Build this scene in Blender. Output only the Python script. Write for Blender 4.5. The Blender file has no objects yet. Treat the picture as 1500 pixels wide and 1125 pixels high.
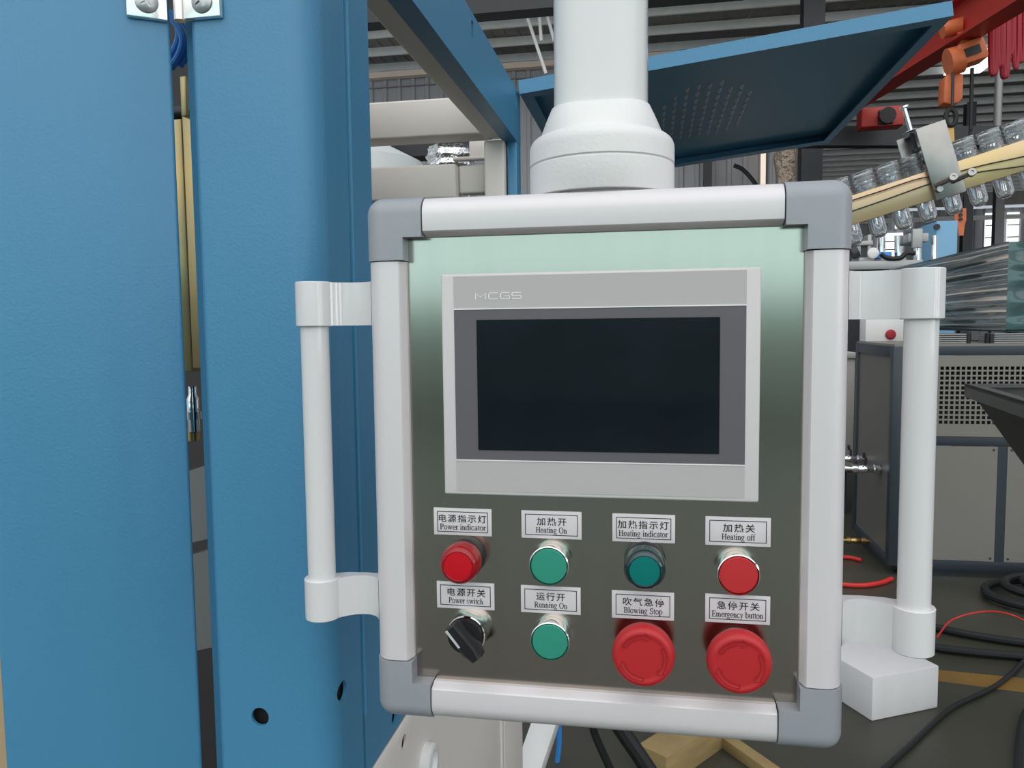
import bpy, bmesh, math, random
from mathutils import Vector, Matrix, noise
from math import sin, cos, pi, radians, hypot
random.seed(4)
S = bpy.context.scene
COL = S.collection

# ------------------------------------------------------------------ camera
CX, CY, CZ = .0385, -.5653, 1.4445
FPX = 1141.5
cd = bpy.data.cameras.new('camera'); cam = bpy.data.objects.new('camera', cd); COL.objects.link(cam)
RC = (Matrix.Rotation(.178, 4, 'Z') @ Matrix.Rotation(-.0756, 4, 'X') @ Matrix.Rotation(.0117, 4, 'Y'))
cam.matrix_world = Matrix.Translation((CX, CY, CZ)) @ RC @ Matrix.Rotation(pi/2, 4, 'X')
cd.sensor_width = 36; cd.lens = FPX/1500*36; cd.clip_start = .02; cd.clip_end = 300
S.camera = cam

# ------------------------------------------------------------------ world, light, exposure
S.view_settings.view_transform = 'Standard'; S.view_settings.look = 'None'
S.view_settings.gamma = 1; S.view_settings.exposure = -0.12
S.view_settings.use_curve_mapping = False
S.cycles.use_denoising = True
S.cycles.max_bounces = 12; S.cycles.diffuse_bounces = 3; S.cycles.glossy_bounces = 4
S.cycles.transmission_bounces = 12; S.cycles.transparent_max_bounces = 8
S.cycles.sample_clamp_indirect = 6
W = bpy.data.worlds.new('sky'); S.world = W; W.use_nodes = True
wn = W.node_tree; wn.nodes.clear()
def wnode(t, **k):
    n = wn.nodes.new(t)
    for a, b in k.items(): setattr(n, a, b)
    return n
wo = wnode('ShaderNodeOutputWorld'); wb = wnode('ShaderNodeBackground')
tc = wnode('ShaderNodeTexCoord'); dp = wnode('ShaderNodeVectorMath', operation='DOT_PRODUCT'); rp = wnode('ShaderNodeValToRGB')
SUNWARD = Vector((.10, -.80, .60)).normalized()          # the brighter side of an overcast sky, behind the camera
dp.inputs[1].default_value = SUNWARD
wn.links.new(tc.outputs['Generated'], dp.inputs[0])
wn.links.new(dp.outputs['Value'], rp.inputs[0])
e = rp.color_ramp.elements
e[0].position = 0.0; e[0].color = (.22, .24, .27, 1)
e[1].position = 1.0; e[1].color = (1, 1, .985, 1)
for ps, cl in ((.35, (.28, .30, .33, 1)), (.80, (.80, .82, .82, 1))): m_ = e.new(ps); m_.color = cl
wn.links.new(rp.outputs[0], wb.inputs[0]); wb.inputs[1].default_value = 2.3
wn.links.new(wb.outputs[0], wo.inputs[0])

# ------------------------------------------------------------------ pixel helpers (a point at a chosen depth)
R3 = RC.to_3x3(); C0 = Vector((CX, CY, CZ))
def ray(x, y): return R3 @ Vector(((x-750)/FPX, 1, (562.5-y)/FPX))
def at(x, y, Y): d = ray(x, y); return C0 + d*((Y-CY)/d.y)
def atx(x, y, X): d = ray(x, y); return C0 + d*((X-CX)/d.x)
def atz(x, y, Z=0): d = ray(x, y); return C0 + d*((Z-CZ)/d.z)

# ------------------------------------------------------------------ materials
MATS = {}
def mat(name, col, rough=.5, metal=0., bump=None, mottle=None, coat=0., trans=0., aniso=0., emit=None, spec=.5, alpha=1, ior=1.45, stretch=None):
    if name in MATS: return MATS[name]
    m = bpy.data.materials.new(name); m.use_nodes = True; MATS[name] = m
    nt = m.node_tree; b = nt.nodes['Principled BSDF']
    b.inputs['Base Color'].default_value = (*col, 1); b.inputs['Roughness'].default_value = rough
    b.inputs['Metallic'].default_value = metal; b.inputs['Coat Weight'].default_value = coat
    b.inputs['Transmission Weight'].default_value = trans; b.inputs['IOR'].default_value = ior
    b.inputs['Specular IOR Level'].default_value = spec; b.inputs['Alpha'].default_value = alpha
    if aniso: b.inputs['Anisotropic'].default_value = aniso
    if emit: b.inputs['Emission Color'].default_value = (*emit[0], 1); b.inputs['Emission Strength'].default_value = emit[1]
    t = nt.nodes.new('ShaderNodeTexCoord'); src = t.outputs['Object']
    if stretch:
        mp = nt.nodes.new('ShaderNodeMapping'); mp.inputs['Scale'].default_value = stretch
        nt.links.new(src, mp.inputs[0]); src = mp.outputs[0]
    if mottle:
        sc, amt, c2 = mottle
        n = nt.nodes.new('ShaderNodeTexNoise'); n.inputs['Scale'].default_value = sc; n.inputs['Detail'].default_value = 5
        nt.links.new(src, n.inputs[0])
        r = nt.nodes.new('ShaderNodeMapRange'); r.inputs[1].default_value = .35; r.inputs[2].default_value = .7; r.inputs[4].default_value = amt
        nt.links.new(n.outputs[0], r.inputs[0])
        x = nt.nodes.new('ShaderNodeMix'); x.data_type = 'RGBA'
        x.inputs['A'].default_value = (*col, 1); x.inputs['B'].default_value = (*c2, 1)
        nt.links.new(r.outputs[0], x.inputs['Factor']); nt.links.new(x.outputs['Result'], b.inputs['Base Color'])
    if bump:
        sc, st, dist = bump
        n = nt.nodes.new('ShaderNodeTexNoise'); n.inputs['Scale'].default_value = sc; n.inputs['Detail'].default_value = 3
        nt.links.new(src, n.inputs[0])
        bp = nt.nodes.new('ShaderNodeBump'); bp.inputs['Strength'].default_value = st; bp.inputs['Distance'].default_value = dist
        nt.links.new(n.outputs[0], bp.inputs['Height']); nt.links.new(bp.outputs[0], b.inputs['Normal'])
    return m
blue = mat('blue_powder_coat', (.062, .238, .41), .37, bump=(330, .5, .0007), spec=.6)
white_mach = mat('cream_machine_paint', (.74, .695, .65), .45, bump=(260, .15, .0004))
rail_m = mat('silver_white_rail', (.69, .655, .668), .36, metal=.15)
cap_m = mat('grey_plastic', (.30, .315, .345), .32, spec=.6)
steel = mat('brushed_stainless', (.42, .375, .335), .17, metal=1, aniso=.35, bump=(90, .05, .0003), stretch=(14, 1, .25), mottle=(5, .25, (.35, .315, .28)))
bolt_m = mat('bolt_steel', (.36, .35, .345), .28, metal=1)
steel2 = mat('worn_stainless', (.33, .32, .31), .36, metal=1, mottle=(22, .6, (.22, .215, .21)))
chrome = mat('chrome', (.82, .82, .82), .10, metal=1)
hinge_m = mat('polished_hinge_steel', (.86, .83, .80), .2, metal=.85, bump=(60, .12, .0006))
screw_m = mat('screw_steel', (.42, .42, .43), .35, metal=.9)
hmi_m = mat('hmi_grey_plastic', (.62, .595, .595), .5)
hmi_in = mat('hmi_inset_grey', (.46, .44, .435), .55)
hmi_dark = mat('hmi_dark_bezel', (.115, .105, .115), .42)
lcd_m = mat('lcd_glass', (.006, .009, .013), .07, spec=.35, mottle=(14, .5, (.011, .016, .021)))
logo_m = mat('logo_pale', (.86, .85, .84), .5)
label_m = mat('label_plate', (.66, .62, .64), .45)
ink = mat('black_ink', (.012, .012, .014), .6)
red_btn = mat('red_button', (.50, .025, .03), .42)
red_mush = mat('red_mushroom_plastic', (.46, .018, .022), .46, bump=(300, .05, .0003))
green_btn = mat('green_button', (.028, .27, .185), .4)
red_lens = mat('red_lens', (.30, .003, .008), .16, coat=.2)
red_lens_in = mat('red_lens_face', (.52, .004, .012), .25)
green_lens = mat('dark_green_lens', (.003, .028, .032), .12, coat=.6)
green_lens_in = mat('green_lens_face', (.0, .16, .145), .25)
blk = mat('black_plastic', (.011, .011, .013), .38)
rubber = mat('black_rubber', (.012, .012, .013), .55)
knob_white = mat('white_mark', (.8, .8, .8), .5)
cast_white = mat('white_cast_paint', (.74, .73, .725), .38, bump=(330, .4, .0007), spec=.55)
tube_white = mat('white_gloss_tube', (.69, .705, .70), .09, coat=.3)
gloss_handle = mat('white_handle_gloss', (.68, .665, .67), .14, coat=.25)
foil = mat('aluminium_foil', (.78, .78, .78), .16, metal=1, bump=(38, 1, .012))
foil_brown_lit = mat('brown_lit_foil', (.42, .33, .26), .4, metal=.6, bump=(9, 1, .08))  # brownish light falling on the foil, put into its base colour
gold = mat('yellow_chromate_plate', (.50, .38, .17), .3, metal=.85, mottle=(8, .8, (.30, .27, .17)))
tan_rail = mat('tan_chromate_rail', (.56, .43, .22), .3, metal=.55, mottle=(9, .8, (.60, .42, .33)))
pet = mat('clear_pet', (.97, .975, .98), .03, trans=.93, ior=1.45, spec=.8)
dark_steel = mat('dark_painted_steel', (.028, .031, .036), .5)
beam_dark = mat('dark_girder_paint', (.022, .024, .028), .5)
grey_steel = mat('grey_steel', (.24, .24, .24), .4, metal=.4)
wall_m = mat('grey_cladding', (.36, .36, .38), .6, mottle=(.8, .35, (.30, .30, .31)))
roof_m = mat('roof_sheet', (.27, .26, .24), .6, mottle=(2, .5, (.19, .175, .155)))
purlin_m = mat('galvanised_purlin', (.88, .88, .86), .5, mottle=(5, .4, (.74, .73, .70)))
red_paint = mat('red_crane_paint', (.42, .032, .022), .38, mottle=(6, .3, (.30, .03, .025)))
orange = mat('orange_hoist_paint', (.62, .15, .045), .42, mottle=(12, .5, (.45, .11, .05)))
yellow_strap = mat('yellow_strap', (.60, .36, .10), .6)
red_cable = mat('red_festoon_cable', (.33, .012, .025), .5)
red_hose_m = mat('red_hose', (.62, .03, .025), .35)
cab_beige = mat('beige_cabinet_paint', (.215, .205, .185), .5, mottle=(3, .3, (.175, .165, .15)))
cab_dark = mat('slate_frame_paint', (.033, .043, .055), .45)
void_m = mat('interior_shade', (.012, .012, .012), .8)  # near-black standing in for the shade inside holes and housings
film = mat('stretch_film', (.06, .10, .10), .15, coat=1, spec=.8, bump=(5, .5, .02), stretch=(3, .13, 26), mottle=(2.6, 1, (.88, .77, .66)))  # whiter pleats; the warm tint is surrounding light put into the streaks
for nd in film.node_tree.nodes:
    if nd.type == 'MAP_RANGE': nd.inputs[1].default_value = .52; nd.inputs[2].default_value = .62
foam_m = mat('white_foam', (.76, .74, .75), .85, bump=(160, .3, .002))
wood = mat('pine_wood', (.36, .26, .11), .6, mottle=(9, .7, (.25, .17, .08)), stretch=(1, 1, 6))
tan_board = mat('tan_board', (.45, .33, .20), .7)
bright_blue = mat('blue_air_tube', (.04, .26, .70), .3)
sky_blue = mat('light_blue_cabinet_paint', (.16, .36, .54), .45)
brass = mat('brass', (.55, .38, .16), .3, metal=1)
floor_m = mat('green_epoxy_floor', (.060, .058, .042), .38, mottle=(1.6, .7, (.042, .040, .031)), bump=(3, .06, .01))
yellow_line = mat('yellow_floor_line', (.26, .14, .025), .5, mottle=(6, .7, (.17, .10, .03)))
pane_m = mat('daylight_pane', (.9, .95, 1), .3, emit=((.93, .98, 1), 1.6))
tall_pane = mat('tall_highlight_pane', (.9, .95, 1), .3, emit=((.97, .98, 1), 10))
mint_m = mat('mint_cladding', (.56, .80, .68), .6)
grey_mach = mat('grey_tooling', (.36, .36, .36), .4, metal=.3)
white_plain = mat('white_enamel', (.72, .71, .70), .4)
hop_m = mat('dark_hopper_steel', (.045, .043, .042), .5)

# ------------------------------------------------------------------ mesh helpers
class MB:
    def __init__(s): s.bm = bmesh.new()
    def poly_prism(s, pts, vec, bev=0, seg=2, which=None):
        """closed polygon (3-D points) extruded along vec"""
        bm = s.bm; vec = Vector(vec); n = len(pts)
        a = [bm.verts.new(p) for p in pts]; b = [bm.verts.new(Vector(p)+vec) for p in pts]
        fs = [bm.faces.new(a), bm.faces.new(b[::-1])]
        for i in range(n): fs.append(bm.faces.new((a[i], b[i], b[(i+1) % n], a[(i+1) % n])))
        bmesh.ops.recalc_face_normals(bm, faces=fs)
        if bev:
            es = {e for f in fs for e in f.edges}
            if which: es = {e for e in es if which(e)}
            bmesh.ops.bevel(bm, geom=list(es), offset=bev, segments=seg, profile=.5, affect='EDGES')
        return s
    def box(s, x0, x1, y0, y1, z0, z1, bev=0, seg=2):
        return s.poly_prism([(x0, y0, z0), (x1, y0, z0), (x1, y0, z1), (x0, y0, z1)], (0, y1-y0, 0), bev, seg)
    def bar(s, p, q, w, h, up=(0, 0, 1), bev=0):
        p, q = Vector(p), Vector(q); d = (q-p).normalized(); u = Vector(up); sd = d.cross(u).normalized(); u = sd.cross(d)
        return s.poly_prism([p+sd*a*w/2+u*b*h/2 for a, b in ((-1, -1), (1, -1), (1, 1), (-1, 1))], q-p, bev)
    def lathe(s, prof, c, axis=(0, 0, 1), seg=40, xdir=None, sq=None):
        """profile of (radius, height) around axis; sq = superellipse power and aspect"""
        bm = s.bm; ax = Vector(axis).normalized(); c = Vector(c)
        u = ax.orthogonal().normalized() if xdir is None else Vector(xdir).normalized(); v = ax.cross(u); rings = []
        for r, h in prof:
            if r < 1e-6: rings.append([bm.verts.new(c+ax*h)]); continue
            rings.append([bm.verts.new(c+ax*h+u*r*cos(2*pi*k/seg)+v*r*sin(2*pi*k/seg)) for k in range(seg)])
        fs = []
        for A, B in zip(rings, rings[1:]):
            for k in range(seg):
                j = (k+1) % seg
                if len(A) == 1 and len(B) == 1: continue
                if len(A) == 1: fs.append(bm.faces.new((A[0], B[k], B[j])))
                elif len(B) == 1: fs.append(bm.faces.new((A[k], A[j], B[0])))
                else: fs.append(bm.faces.new((A[k], A[j], B[j], B[k])))
        for Rg in (rings[0], rings[-1]):
            if len(Rg) > 1: fs.append(bm.faces.new(Rg))
        bmesh.ops.recalc_face_normals(bm, faces=fs)
        return s
    def cyl(s, p, q, r, r2=None, seg=24):
        p, q = Vector(p), Vector(q); L = (q-p).length
        return s.lathe([(r, 0), (r if r2 is None else r2, L)], p, q-p, seg)
    def tube(s, pts, r, seg=10, smooth=6, rf=None):
        pts = [Vector(p) for p in pts]
        if smooth and len(pts) > 2:
            P = [pts[0]*2-pts[1]]+pts+[pts[-1]*2-pts[-2]]; out = []
            for i in range(1, len(P)-2):
                for k in range(smooth):
                    t = k/smooth; a, b, c, d = P[i-1:i+3]
                    out.append(.5*((2*b)+(c-a)*t+(2*a-5*b+4*c-d)*t*t+(3*b-a-3*c+d)*t**3))
            pts = out+[pts[-1]]
        bm = s.bm; rings = []; u = None
        for i, p in enumerate(pts):
            d = (pts[min(i+1, len(pts)-1)]-pts[max(i-1, 0)]).normalized()
            u = d.orthogonal().normalized() if u is None else (u-d*u.dot(d)).normalized()
            v = d.cross(u); rr = r if rf is None else rf(i/(len(pts)-1))
            rings.append([bm.verts.new(p+u*rr*cos(2*pi*k/seg)+v*rr*sin(2*pi*k/seg)) for k in range(seg)])
        fs = [bm.faces.new((A[k], A[(k+1) % seg], B[(k+1) % seg], B[k])) for A, B in zip(rings, rings[1:]) for k in range(seg)]
        fs += [bm.faces.new(rings[0]), bm.faces.new(rings[-1])]
        bmesh.ops.recalc_face_normals(bm, faces=fs)
        return s
    def loft(s, rings):
        bm = s.bm; V = [[bm.verts.new(p) for p in r] for r in rings]; n = len(V[0])
        fs = [bm.faces.new((A[k], A[(k+1) % n], B[(k+1) % n], B[k])) for A, B in zip(V, V[1:]) for k in range(n)]
        fs += [bm.faces.new(V[0]), bm.faces.new(V[-1])]
        bmesh.ops.recalc_face_normals(bm, faces=fs)
        return s
    def grid(s, nx, ny, fn, closed=False):
        bm = s.bm; V = [[bm.verts.new(fn(i/(nx-1), j/(ny-1))) for j in range(ny)] for i in range(nx)]
        fs = [bm.faces.new((V[i][j], V[i+1][j], V[i+1][j+1], V[i][j+1])) for i in range(nx-1) for j in range(ny-1)]
        return s
    def build(s, name, material, parent=None, sharp=35, label=None):
        me = bpy.data.meshes.new(name); s.bm.to_mesh(me); s.bm.free()
        me.materials.append(material)
        me.shade_smooth(); me.set_sharp_from_angle(angle=radians(sharp))
        o = bpy.data.objects.new(name, me); COL.objects.link(o)
        if parent is not None: adopt(o, parent)
        if label: o['label'] = label
        return o
def adopt(o, parent):
    o.parent = parent
    if parent.type == 'EMPTY': o.matrix_parent_inverse = Matrix.Translation(-parent.location)
def tag(o, label=None, cat=None, group=None, kind=None):
    if label: o['label'] = label
    if cat: o['category'] = cat
    if group: o['group'] = group
    if kind: o['kind'] = kind
    return o
def thing(name, loc, label, cat, group=None):
    o = bpy.data.objects.new(name, None); COL.objects.link(o); o.location = loc; o.empty_display_size = .05
    return tag(o, label, cat, group)
def cut(o, cutters):
    tmp = []
    for mb in cutters:
        c = mb.build('cutter', void_m); tmp.append(c)
        md = o.modifiers.new('b', 'BOOLEAN'); md.operation = 'DIFFERENCE'; md.object = c; md.solver = 'EXACT'
    dg = bpy.context.evaluated_depsgraph_get(); dg.update()
    me = bpy.data.meshes.new_from_object(o.evaluated_get(dg)); old = o.data; nm = old.name
    o.modifiers.clear(); o.data = me; bpy.data.meshes.remove(old); me.name = nm
    for c in tmp:
        d = c.data; bpy.data.objects.remove(c); bpy.data.meshes.remove(d)
    me.set_sharp_from_angle(angle=radians(35))
def offset_path(path, t):
    """second side of a bent sheet: open 2-D path shifted by t to its left"""
    out = []
    for i, p in enumerate(path):
        a = path[max(i-1, 0)]; b = path[min(i+1, len(path)-1)]
        d = Vector((b[0]-a[0], b[1]-a[1])).normalized(); out.append((p[0]-d.y*t, p[1]+d.x*t))
    return out
def arc(cx, cy, r, a0, a1, n=8): return [(cx+r*cos(radians(a0+(a1-a0)*k/n)), cy+r*sin(radians(a0+(a1-a0)*k/n))) for k in range(n+1)]
def struct(o, label=None): o['kind'] = 'structure'; (label and o.__setitem__('label', label)); return o

# ------------------------------------------------------------------ hall: floor, walls, roof
struct(MB().box(-14, 34, -16, 48, -.2, 0).build('floor', floor_m))
def corrugated(x0, x1, pitch, dep, fn, vec):
    mb = MB(); top = []; x = x0
    while x < x1-1e-6:
        for f, h in ((0, 0), (.62, 0), (.70, 1), (.92, 1)): top.append((x+f*pitch, h*dep))
        x += pitch
    path = top+[(x1, -.03), (x0, -.03)]
    mb.poly_prism([fn(a, b) for a, b in path], vec); return mb
struct(corrugated(-14, 3.0, .38, .05, lambda a, b: (a, 19.5-b, 0), (0, 0, 8.02)).build('wall_back', wall_m), None)
struct(corrugated(3.0, 34, .45, .06, lambda a, b: (a, 46-b, 0), (0, 0, 7.42)).build('wall_far', wall_m))
struct(MB().box(-14, 12, -14.2, -14, 0, 4.6).build('wall_rear', mint_m))  # unseen wall, set up in mint for the face plate to reflect
struct(MB().box(-13, 11, -13.99, -13.9, 1.9, 3.7).build('window_30', mat('mint_glow', (.5, .85, .66), .6, emit=((.60, .89, .93), 2.1))))  # added glowing band out of view, for the mint sheen on the plate
struct(MB().box(12, 12.2, -14, 4, 0, 5.6).build('wall_right', wall_m))
for k, (y0, y1) in enumerate(((-10.9, -9.9), (-7.3, -6.5), (-4.1, -3.4))): struct(MB().box(11.95, 12, y0, y1, .9, 5.0).build('window_%d' % (20+k), tall_pane))  # added out of view to draw bright vertical lines on pole and handles
ceil = struct(corrugated(-14, 34, .32, -.05, lambda a, b: (a, 13.6, 8.52+b), (0, 34.4, 0)).build('ceiling', roof_m))
for k in range(29):
    y = 14.05+1.17*k; x1 = 34
    MB().poly_prism([(-14, y, 8.25), (-14, y+.07, 8.25), (-14, y+.07, 8.27), (-14, y+.02, 8.27), (-14, y+.02, 8.45), (-14, y, 8.45)], (48, 0, 0)).build('purlin', purlin_m, ceil)
a_, b_ = atz(1382, 110, 8.2), atz(1448, 72, 8.2)
MB().box(a_.x, atz(1447, 98, 8.2).x, b_.y, a_.y, 8.19, 8.22).build('skylight_panel', pane_m, ceil, label='bright translucent skylight sheet behind the orange hoist')
struct(MB().box(-14, 3, 19.2, 19.42, 7.86, 8.0).build('trim_1', mat('eave_light_strip', (.80, .66, .55), .5)))  # pale tan strip stands in for daylight leaking along the eave
struct(MB().box(-14, 3, 19.40, 19.455, 7.66, 7.68).build('trim_2', grey_steel))
struct(MB().box(3, 34, 45.7, 45.9, 7.56, 8.45).build('trim_4', roof_m))
n = 1
for x0, x1, z0, z1 in ((17.74, 18.5, 5.2, 7.15), (18.82, 19.4, 5.2, 7.15), (12.3, 13.6, 4.9, 6.25), (13.2, 14.0, 6.5, 7.15), (20.2, 21.0, 5.2, 7.15)):
    o = MB().box(x0, x1, 45.86, 45.92, z0, z1).build('window_%d' % n, pane_m); struct(o)
    for k in (.33, .66): MB().box(x0, x1, 45.8, 45.86, z0+(z1-z0)*k-.03, z0+(z1-z0)*k+.03).build('glazing_bar', grey_steel, o)
    n += 1
struct(MB().box(3, 34, 45.6, 45.8, 6.78, 7.02).build('trim_3', white_plain))
o = MB().box(2.62, 2.74, 19.30, 19.40, 4.2, 6.2).build('window_%d' % n, mat('warm_slit', (.9, .8, .7), .4, emit=((1, .82, .66), .75))); struct(o)

def column(name, px0, px1, Y, z0, z1, m, label):
    a, b = at(px0, 240, Y), at(px1, 240, Y); w = b.x-a.x; t = w*.12; x0, x1 = a.x, b.x
    mb = MB(); mb.box(x0, x1, Y, Y+.02, z0, z1); mb.box(x0, x1, Y+w, Y+w+.02, z0, z1); mb.box((x0+x1)/2-t/2, (x0+x1)/2+t/2, Y+.02, Y+w, z0, z1)
    return tag(mb.build(name, m), label, 'column', kind='structure')
column('steel_column', 1174, 1205, 15.6, 0, 8.3, dark_steel, 'dark steel I-section roof column under the raised flap')
column('steel_column', 1031, 1043, 19.0, 0, 8.0, dark_steel, 'slim dark wall column showing just right of the arm coupling')
column('steel_column', 1414, 1428, 24, 0, 7.6, dark_steel, 'dark steel column standing behind the orange pendant')
column('steel_column', 1461, 1474, 40, 0, 8.2, grey_steel, 'grey steel column standing between the two bright far windows')
# crane girder, grey post standing on it
gA, gB = at(1160, 201, 14.2), atz(1620, 201, at(1160, 201, 14.2).z)
tag(MB().bar(gA, gB, .25, .34).build('crane_girder', beam_dark), 'dark steel girder crossing below the red crane beam', 'girder', kind='structure')
tag(MB().box(-4, 1.2, 10, 10.3, 5.62, 6.1).build('crane_girder', beam_dark), 'dark steel girder at the top edge behind the white arm', 'girder', kind='structure')
p1 = at(1470, 180, 14.6); p2 = at(1482, 180, 14.6); gy = gA.lerp(gB, (p1.x-gA.x)/(gB.x-gA.x)).y
tag(MB().cyl((p1.x+.07, gy, gA.z+.171), (p1.x+.07, gy, 8.3), (p2.x-p1.x)/2).build('steel_post', grey_steel), 'round light grey steel post at the right above the preform rail', 'post', kind='structure')
for i, (q0, q1) in enumerate((((768, 12), (800, 108)), ((789, 12), (793, 60)), ((798, 10), (812, 60)))):
    tag(MB().cyl(at(*q0, 16), at(*q1, 16), .035, seg=8).build('brace_rod', purlin_m), 'thin roof brace rod just left of the white arm tube, ' + ('longest of the three', 'steepest of the three', 'closest to the tube')[i], 'brace rod', kind='structure')
# grey pipe and lagged pipe on the back wall
tag(MB().cyl(at(1131, 230, 18.9)-Vector((0, 0, 5)), at(1131, 230, 18.9)+Vector((0, 0, 2)), .14).build('wall_pipe', grey_steel), 'plain grey pipe rising beside the bright slit in the back wall', 'pipe')
mb = MB()
def lag(i, j):
    z = j*6.7; a = 2*pi*i; r = (.26-.10*max(0, 1-max(0, z-3.5)/2))*(1+.25*noise.noise(Vector((cos(a)*2, sin(a)*2, z*3))))
    c = at(1151, 240, 17); return (c.x+r*cos(a), c.y+r*sin(a), z)
mb.grid(25, 100, lag); o = mb.build('lagged_pipe', foil_brown_lit, sharp=60); tag(o, 'crumpled foil-lagged pipe in brownish light beside the dark column below the flap', 'pipe')
tag(MB().tube([at(1075, 242, 19), at(1090, 250, 19), at(1108, 272, 19), at(1120, 300, 19)], .05, 6).build('wall_cable', rubber), 'black cable sagging across the grey back wall under the flap', 'cable')

# red crane beam, end truck, hoist
z0 = 4.95
A, B = atz(1207, 184, z0), atz(1470, 22, z0); d = (B-A).normalized(); A2 = A-d*.2; B2 = B+d*3
crane = thing('overhead_crane', A2, 'red overhead crane beam running diagonally behind the blue flap', 'crane')
up = Vector((0, 0, 1))
MB().bar(A2, B2, .30, .03).build('lower_flange', red_paint, crane)
MB().bar(A2+up*.24, B2+up*.24, .03, .46).build('web', red_paint, crane)
MB().bar(A2+up*.48, B2+up*.48, .30, .03).build('upper_flange', red_paint, crane)
p, q = at(1258, 176, 13.9), at(1320, 172, 13.9)
tr = MB().bar(p, q, .35, .32, bev=.02).build('end_carriage', red_paint, crane)
c = at(1298, 171, 13.7); MB().cyl(c+Vector((0, -.12, 0)), c+Vector((0, .1, 0)), .13).box(c.x-.12, c.x+.12, c.y-.02, c.y+.1, c.z-.12, c.z+.12, .02).build('drive_motor', blk, tr)

HY = 10.4
def H(x, y, dy=0): return at(x, y, HY+dy)
ho = thing('chain_hoist', H(1410, 100), 'orange electric chain hoist hanging under the red crane beam', 'hoist')
mb = MB(); a, b = H(1399, 86), H(1440, 72); mb.bar(a, b, .3, .28, bev=.05); mb.cyl(H(1388, 92), H(1408, 86), .17, seg=20); mb.build('motor_body', orange, ho)
a, b = H(1414, 78, -.17), H(1436, 70, -.17); MB().bar(a, b, .03, .1).build('nameplate', blk, ho)
MB().cyl(H(1380, 45), H(1406, 38), .10, seg=16).bar(H(1400, 30), H(1416, 62), .1, .14).bar(H(1418, 34), H(1424, 62), .1, .12).build('trolley', orange, ho)
MB().cyl(H(1408, 40, .05), H(1432, 36, .05), .09, seg=14).build('trolley_motor', blk, ho)
mb = MB(); mb.poly_prism([H(1384, 112), H(1396, 105), H(1412, 108), H(1411, 143), H(1405, 150), H(1394, 153), H(1382, 150)], (0, .22, 0), .02); mb.build('chain_bag', orange, ho)
MB().tube([H(1397, 84, -.05), H(1396, 110, -.06), H(1395, 155, -.06)], .018, 6).build('chain', dark_steel, ho)
MB().tube([H(1424, 100), H(1423, 140), H(1422, 190)], .022, 6).build('control_cable', rubber, ho)
ring = [H(1393+7.5*cos(t), 172+12*sin(t)) for t in [2*pi*k/16 for k in range(17)]]
MB().tube(ring, .03, 8, smooth=2).build('hook_ring', rubber, ho)
tag(MB().poly_prism([H(1389, 186), H(1398, 186), H(1400, 240), H(1389, 240)], (0, .05, 0), .01).build('lifting_strap', yellow_strap), 'yellow lifting strap hanging from the black hook ring', 'strap')
pe = thing('hoist_pendant', H(1407, 325), 'orange hoist control pendant hanging in front of the dark column', 'pendant control')
mb = MB(); mb.loft([[H(x, y, dy) for x, dy in ((cx-w, 0), (cx+w, 0), (cx+w, .14), (cx-w, .14))] for cx, w, y in ((1407, 8.5, 305), (1407, 8.5, 322), (1408, 5, 330), (1408, 3.5, 345))])
mb.build('pendant_body', orange, pe); MB().tube([H(1407, 306, .07), H(1414, 240, .05), H(1422, 188, .02)], .02, 6).build('pendant_cable', rubber, pe)
for k in range(3): c = H(1407, 309+6*k, -.005); MB().cyl(c+Vector((0, .02, 0)), c-Vector((0, .02, 0)), .022, seg=10).build('push_button', blk, pe)
MB().bar(H(1430, -30, -.1), H(1530, -34, 1.1), .12, .1).build('festoon_track', red_paint, crane)
for k in range(6):
    x = 1456+8.2*k; bot = (108, 96, 112, 80, 100, 90)[k]
    o = MB().tube([H(x-3, -24, .2*k), H(x-3.5, bot-25, .2*k), H(x-1, bot, .2*k), H(x+2.5, bot-24, .2*k), H(x+4, -24, .2*k)], .045 if k < 3 else .03, 8).build('festoon_cable', red_cable)
    tag(o, 'dark red festoon cable loop hanging at the top right, ' + ('first', 'second', 'third', 'fourth', 'fifth', 'last')[k] + ' from the hoist', 'cable', 'red festoon cables by the hoist')

# ------------------------------------------------------------------ blue machine on the left
YW, XS = .196, -.30
mc = thing('blow_molding_machine', (-.38, .3, 0), 'blue sheet-metal machine with a hinged door, corner post and raised roof flap', 'machine')
# corner post: bent sheet
path = [(-.4535, .245), (-.4535, .222), (-.4335, .2205), (-.4335, .203)]+arc(-.4265, .203, .007, 180, 270, 6)+arc(XS-.032, YW+.032, .032, -90, 0, 10)+[(XS, .285)]
path2 = path+[(p[0], p[1]) for p in offset_path(path, .004)[::-1]]
o = MB().poly_prism([(x, y, .25) for x, y in path2], (0, 0, 2.2)).build('corner_post', blue, mc)
h = at(381, 1050, YW); hc = atx(502, 1012, XS)
cut(o, [MB().cyl((h.x, YW-.03, h.z), (h.x, YW+.02, h.z), .0102, seg=32), MB().cyl((XS-.02, hc.y, hc.z), (XS+.03, hc.y, hc.z), .0112, seg=32)])
MB().box(-.430, XS-.0075, YW+.012, YW+.062, .26, 2.4).build('post_hole_shade', void_m, mc)  # near-black filler added so the post holes look shaded
MB().box(XS-.03, XS-.012, .37, 1.10, .46, .97).build('skirt_hole_shade', void_m, mc)  # dark filler behind the skirt hole, in place of real shade
MB().box(XS-.034, XS-.012, .26, 1.40, 1.918, 2.03).build('beam_slot_shade', void_m, mc)  # dark filler giving the beam slots their shade
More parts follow.
